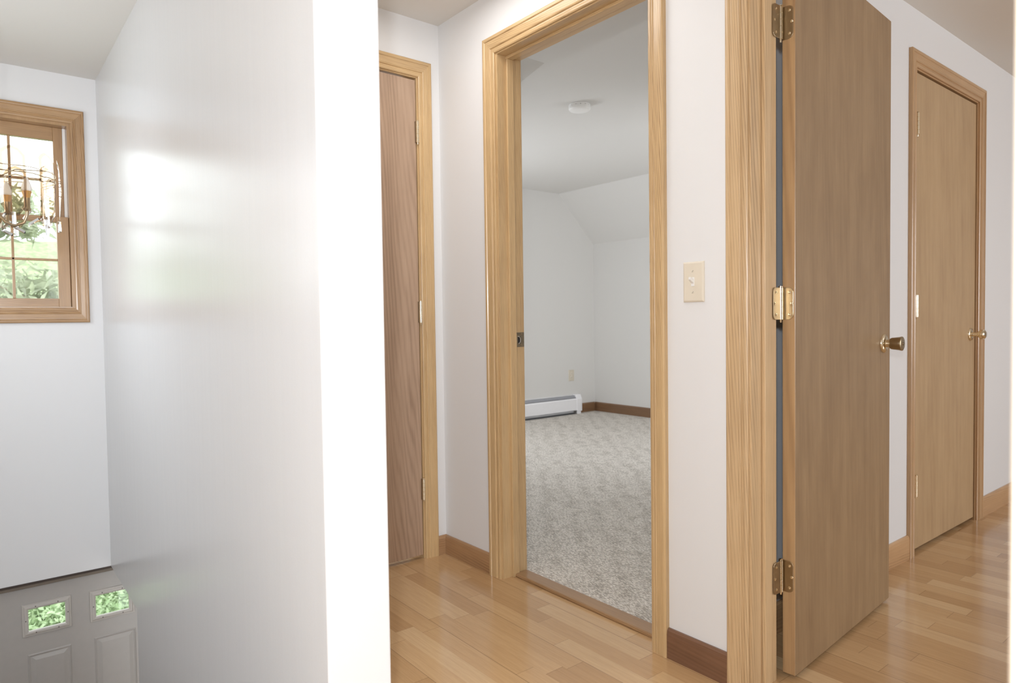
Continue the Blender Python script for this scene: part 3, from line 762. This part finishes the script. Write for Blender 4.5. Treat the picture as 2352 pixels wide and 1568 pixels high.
for k in range(5):
    b = BM(); phi = 2*PI*k/5; tube(b, [pol(phi, .009, .03), pol(phi, .07, .055), pol(phi, RC-.012, .048)], .0016, 6); obj('stay', b, M_brass, ch, False, True)

# ------------------------------------------------------------------ outdoors
b = BM()
nx, ny = 24, 20
gv = [[None]*(ny+1) for _ in range(nx+1)]
def gz(x, y):
    d = max(0, -x-5.0); return -2.35+.10*d+.012*d*d*.5+.06*math.sin(x*1.3+y)*min(1, d)
for i in range(nx+1):
    for j in range(ny+1):
        x = -4.3-i*1.1; y = -9+j*1.2; gv[i][j] = b.verts.new((x, y, gz(x, y)))
for i in range(nx):
    for j in range(ny): b.faces.new((gv[i][j], gv[i+1][j], gv[i+1][j+1], gv[i][j+1]))
struct(obj('ground', b, M_ground, smooth=True), 'sunlit grassy bank outside the windows', 'ground')

def leaves(centers, n, size, rad, seed, long=1.0, squash=1.0):
    rnd = random.Random(seed); vs, fs = [], []
    for i in range(n):
        c = centers[rnd.randrange(len(centers))]
        while True:
            q = Vector((rnd.uniform(-1, 1), rnd.uniform(-1, 1), rnd.uniform(-1, 1)))
            if q.length < 1: break
        p = Vector(c[:3])+Vector((q.x*c[3], q.y*c[3], q.z*c[3]*squash))
        d = Vector((rnd.gauss(0, 1), rnd.gauss(0, 1), rnd.gauss(0, .6))).normalized(); e = d.orthogonal().normalized()
        e = (Matrix.Rotation(rnd.uniform(0, 6.28), 3, d) @ e)
        s = size*rnd.uniform(.6, 1.3); L, w = s*long, s*.5
        k = len(vs); vs += [p-d*L*.5, p+e*w*.5, p+d*L*.5, p-e*w*.5]; fs.append((k, k+1, k+2, k+3))
    return vs, fs
def foliage(name, centers, n, size, mat, parent, seed, long=1.0, squash=1.0):
    vs, fs = leaves(centers, n, size, 1, seed, long, squash)
    me = bpy.data.meshes.new(name); me.from_pydata([tuple(v) for v in vs], [], fs); me.materials.append(mat)
    o = bpy.data.objects.new(name, me); link(o, parent); return o
def tree(label, x, y, top, spread, n, seed, grp=None, lowz=None):
    g = gz(x, y); rnd = random.Random(seed)
    r = tag(empty('tree', (x, y, g)), label, 'tree', grp)
    b = BM(); tube(b, [(x, y, g-.1), (x+.05, y+.03, g+(top-g)*.5), (x, y, top-.2)], [.10, .07, .02], 8); obj('trunk', b, M_bark, r, smooth=True)
    cs = []
    for k in range(11):
        a = rnd.uniform(0, 2*PI); z = g+(top-g)*rnd.uniform(.15, .88); L = spread*rnd.uniform(.5, 1)*(1.15-(z-g)/(top-g)*.7)
        e = Vector((x+L*math.cos(a), y+L*math.sin(a), z+L*rnd.uniform(-.1, .35)))
        if k < 8:
            m = Vector((x, y, z)).lerp(e, .55)+Vector((0, 0, -.08)); b = BM(); tube(b, [(x, y, z), m, e], [.035, .022, .008], 6); obj('branch', b, M_bark, r, smooth=True)
        cs.append((e.x, e.y, e.z, spread*.42)); mm = Vector((x, y, z)).lerp(e, .6); cs.append((mm.x, mm.y, mm.z, spread*.36))
    foliage('foliage', cs, n, .13, M_leaf, r, seed, 2.2, .7)
tree('pale green pine outside, low in the right panes of the stair window', -10.5, 1.1, 2.05, 1.5, 2600, 3)
tree('pale pine outside, behind the left panes of the stair window', -15.2, .15, 3.5, 1.6, 2800, 5)
tree('grey-green tree outside, just left of the stair window view', -11.0, -2.7, 4.3, 1.5, 2000, 8)
cs = []
rnd = random.Random(21)
for k in range(620):
    x = rnd.uniform(-8.5, -5.2); y = rnd.uniform(-.6, 2.2); cs.append((x, y, gz(x, y)+.10, .28))
vs, fs = leaves(cs, 42000, .05, 1, 4, 1.4, .5)
me = bpy.data.meshes.new('ground_cover'); me.from_pydata([tuple(v) for v in vs], [], fs); me.materials.append(M_leafb)
gcov = bpy.data.objects.new('ground_cover', me); COL.objects.link(gcov)
tag(gcov, 'bright green leafy ground cover seen through the front door lites', 'plants', None, 'stuff')

# ------------------------------------------------------------------ light
w = bpy.data.worlds.new('overcast_sky'); S.world = w; w.use_nodes = True
nt = w.node_tree; nt.nodes.clear()
o_ = nt.nodes.new('ShaderNodeOutputWorld'); bg = nt.nodes.new('ShaderNodeBackground')
bg.inputs[0].default_value = (.93, .97, 1.0, 1); bg.inputs[1].default_value = 4.2
nt.links.new(bg.outputs[0], o_.inputs[0])

def area(name, loc, to, sx, sy, power, col=(1, 1, 1)):
    l = bpy.data.lights.new(name, 'AREA'); l.shape = 'RECTANGLE'; l.size = sx; l.size_y = sy; l.energy = power; l.color = col
    o = bpy.data.objects.new(name, l); COL.objects.link(o); o.location = loc
    o.rotation_euler = (Vector(to)-Vector(loc)).to_track_quat('-Z', 'Y').to_euler(); return o
fl = bpy.data.lights.new('camera_flash', 'POINT'); fl.energy = 79; fl.shadow_soft_size = .035; fl.color = (.925, 1.0, 1.085)
flo = bpy.data.objects.new('camera_flash', fl); COL.objects.link(flo); flo.location = (.06, -.11, CZ+.19)
DAY = (.93, .99, 1.07)
area('living_room_fill', (2.9, -1.0, 1.45), (-2.5, 1.0, 1.1), 2.2, 1.5, 115, DAY)  # added ambient fill from behind the camera; no window is built there
area('stairwell_side_fill', (-3.1, -.53, 1.35), (-3.1, 1.0, 1.2), .9, 1.0, 13, DAY)  # made-up lamp lifting the far stairwell; the wall behind it has no opening
area('nook_ceiling_fill', (-1.85, 1.15, 2.26), (-1.85, 1.15, 0), .6, .6, 6.5, (1, .99, .98))  # added lamp without a fixture, brightens the closet nook
area('far_room_side_fill', (2.9, 4.2, 1.25), (-1.15, 3.2, 1.0), 1.6, 1.3, 75, DAY)  # invented unseen source, evens out the light on the hall wall
area('bedroom_fill', (-1.4, 4.62, 1.15), (-5.2, 4.62, 1.15), .9, 1.0, 30, DAY)  # unseen stand-in for daylight from the right; the wall there is solid
area('bedroom_side_fill', (-5.12, 2.5, 1.3), (-2.6, 4.3, 1.2), .9, 1.0, 42, DAY)  # extra fill added for bedroom ceiling, carpet and knee wall, no window modelled

S.view_settings.view_transform = 'Standard'; S.view_settings.look = 'None'
S.view_settings.gamma = 1.0; S.view_settings.use_curve_mapping = False
S.view_settings.exposure = 0.0
S.cycles.use_denoising = True
S.cycles.max_bounces = 8; S.cycles.diffuse_bounces = 5; S.cycles.transparent_max_bounces = 16
S.cycles.sample_clamp_indirect = 6.0
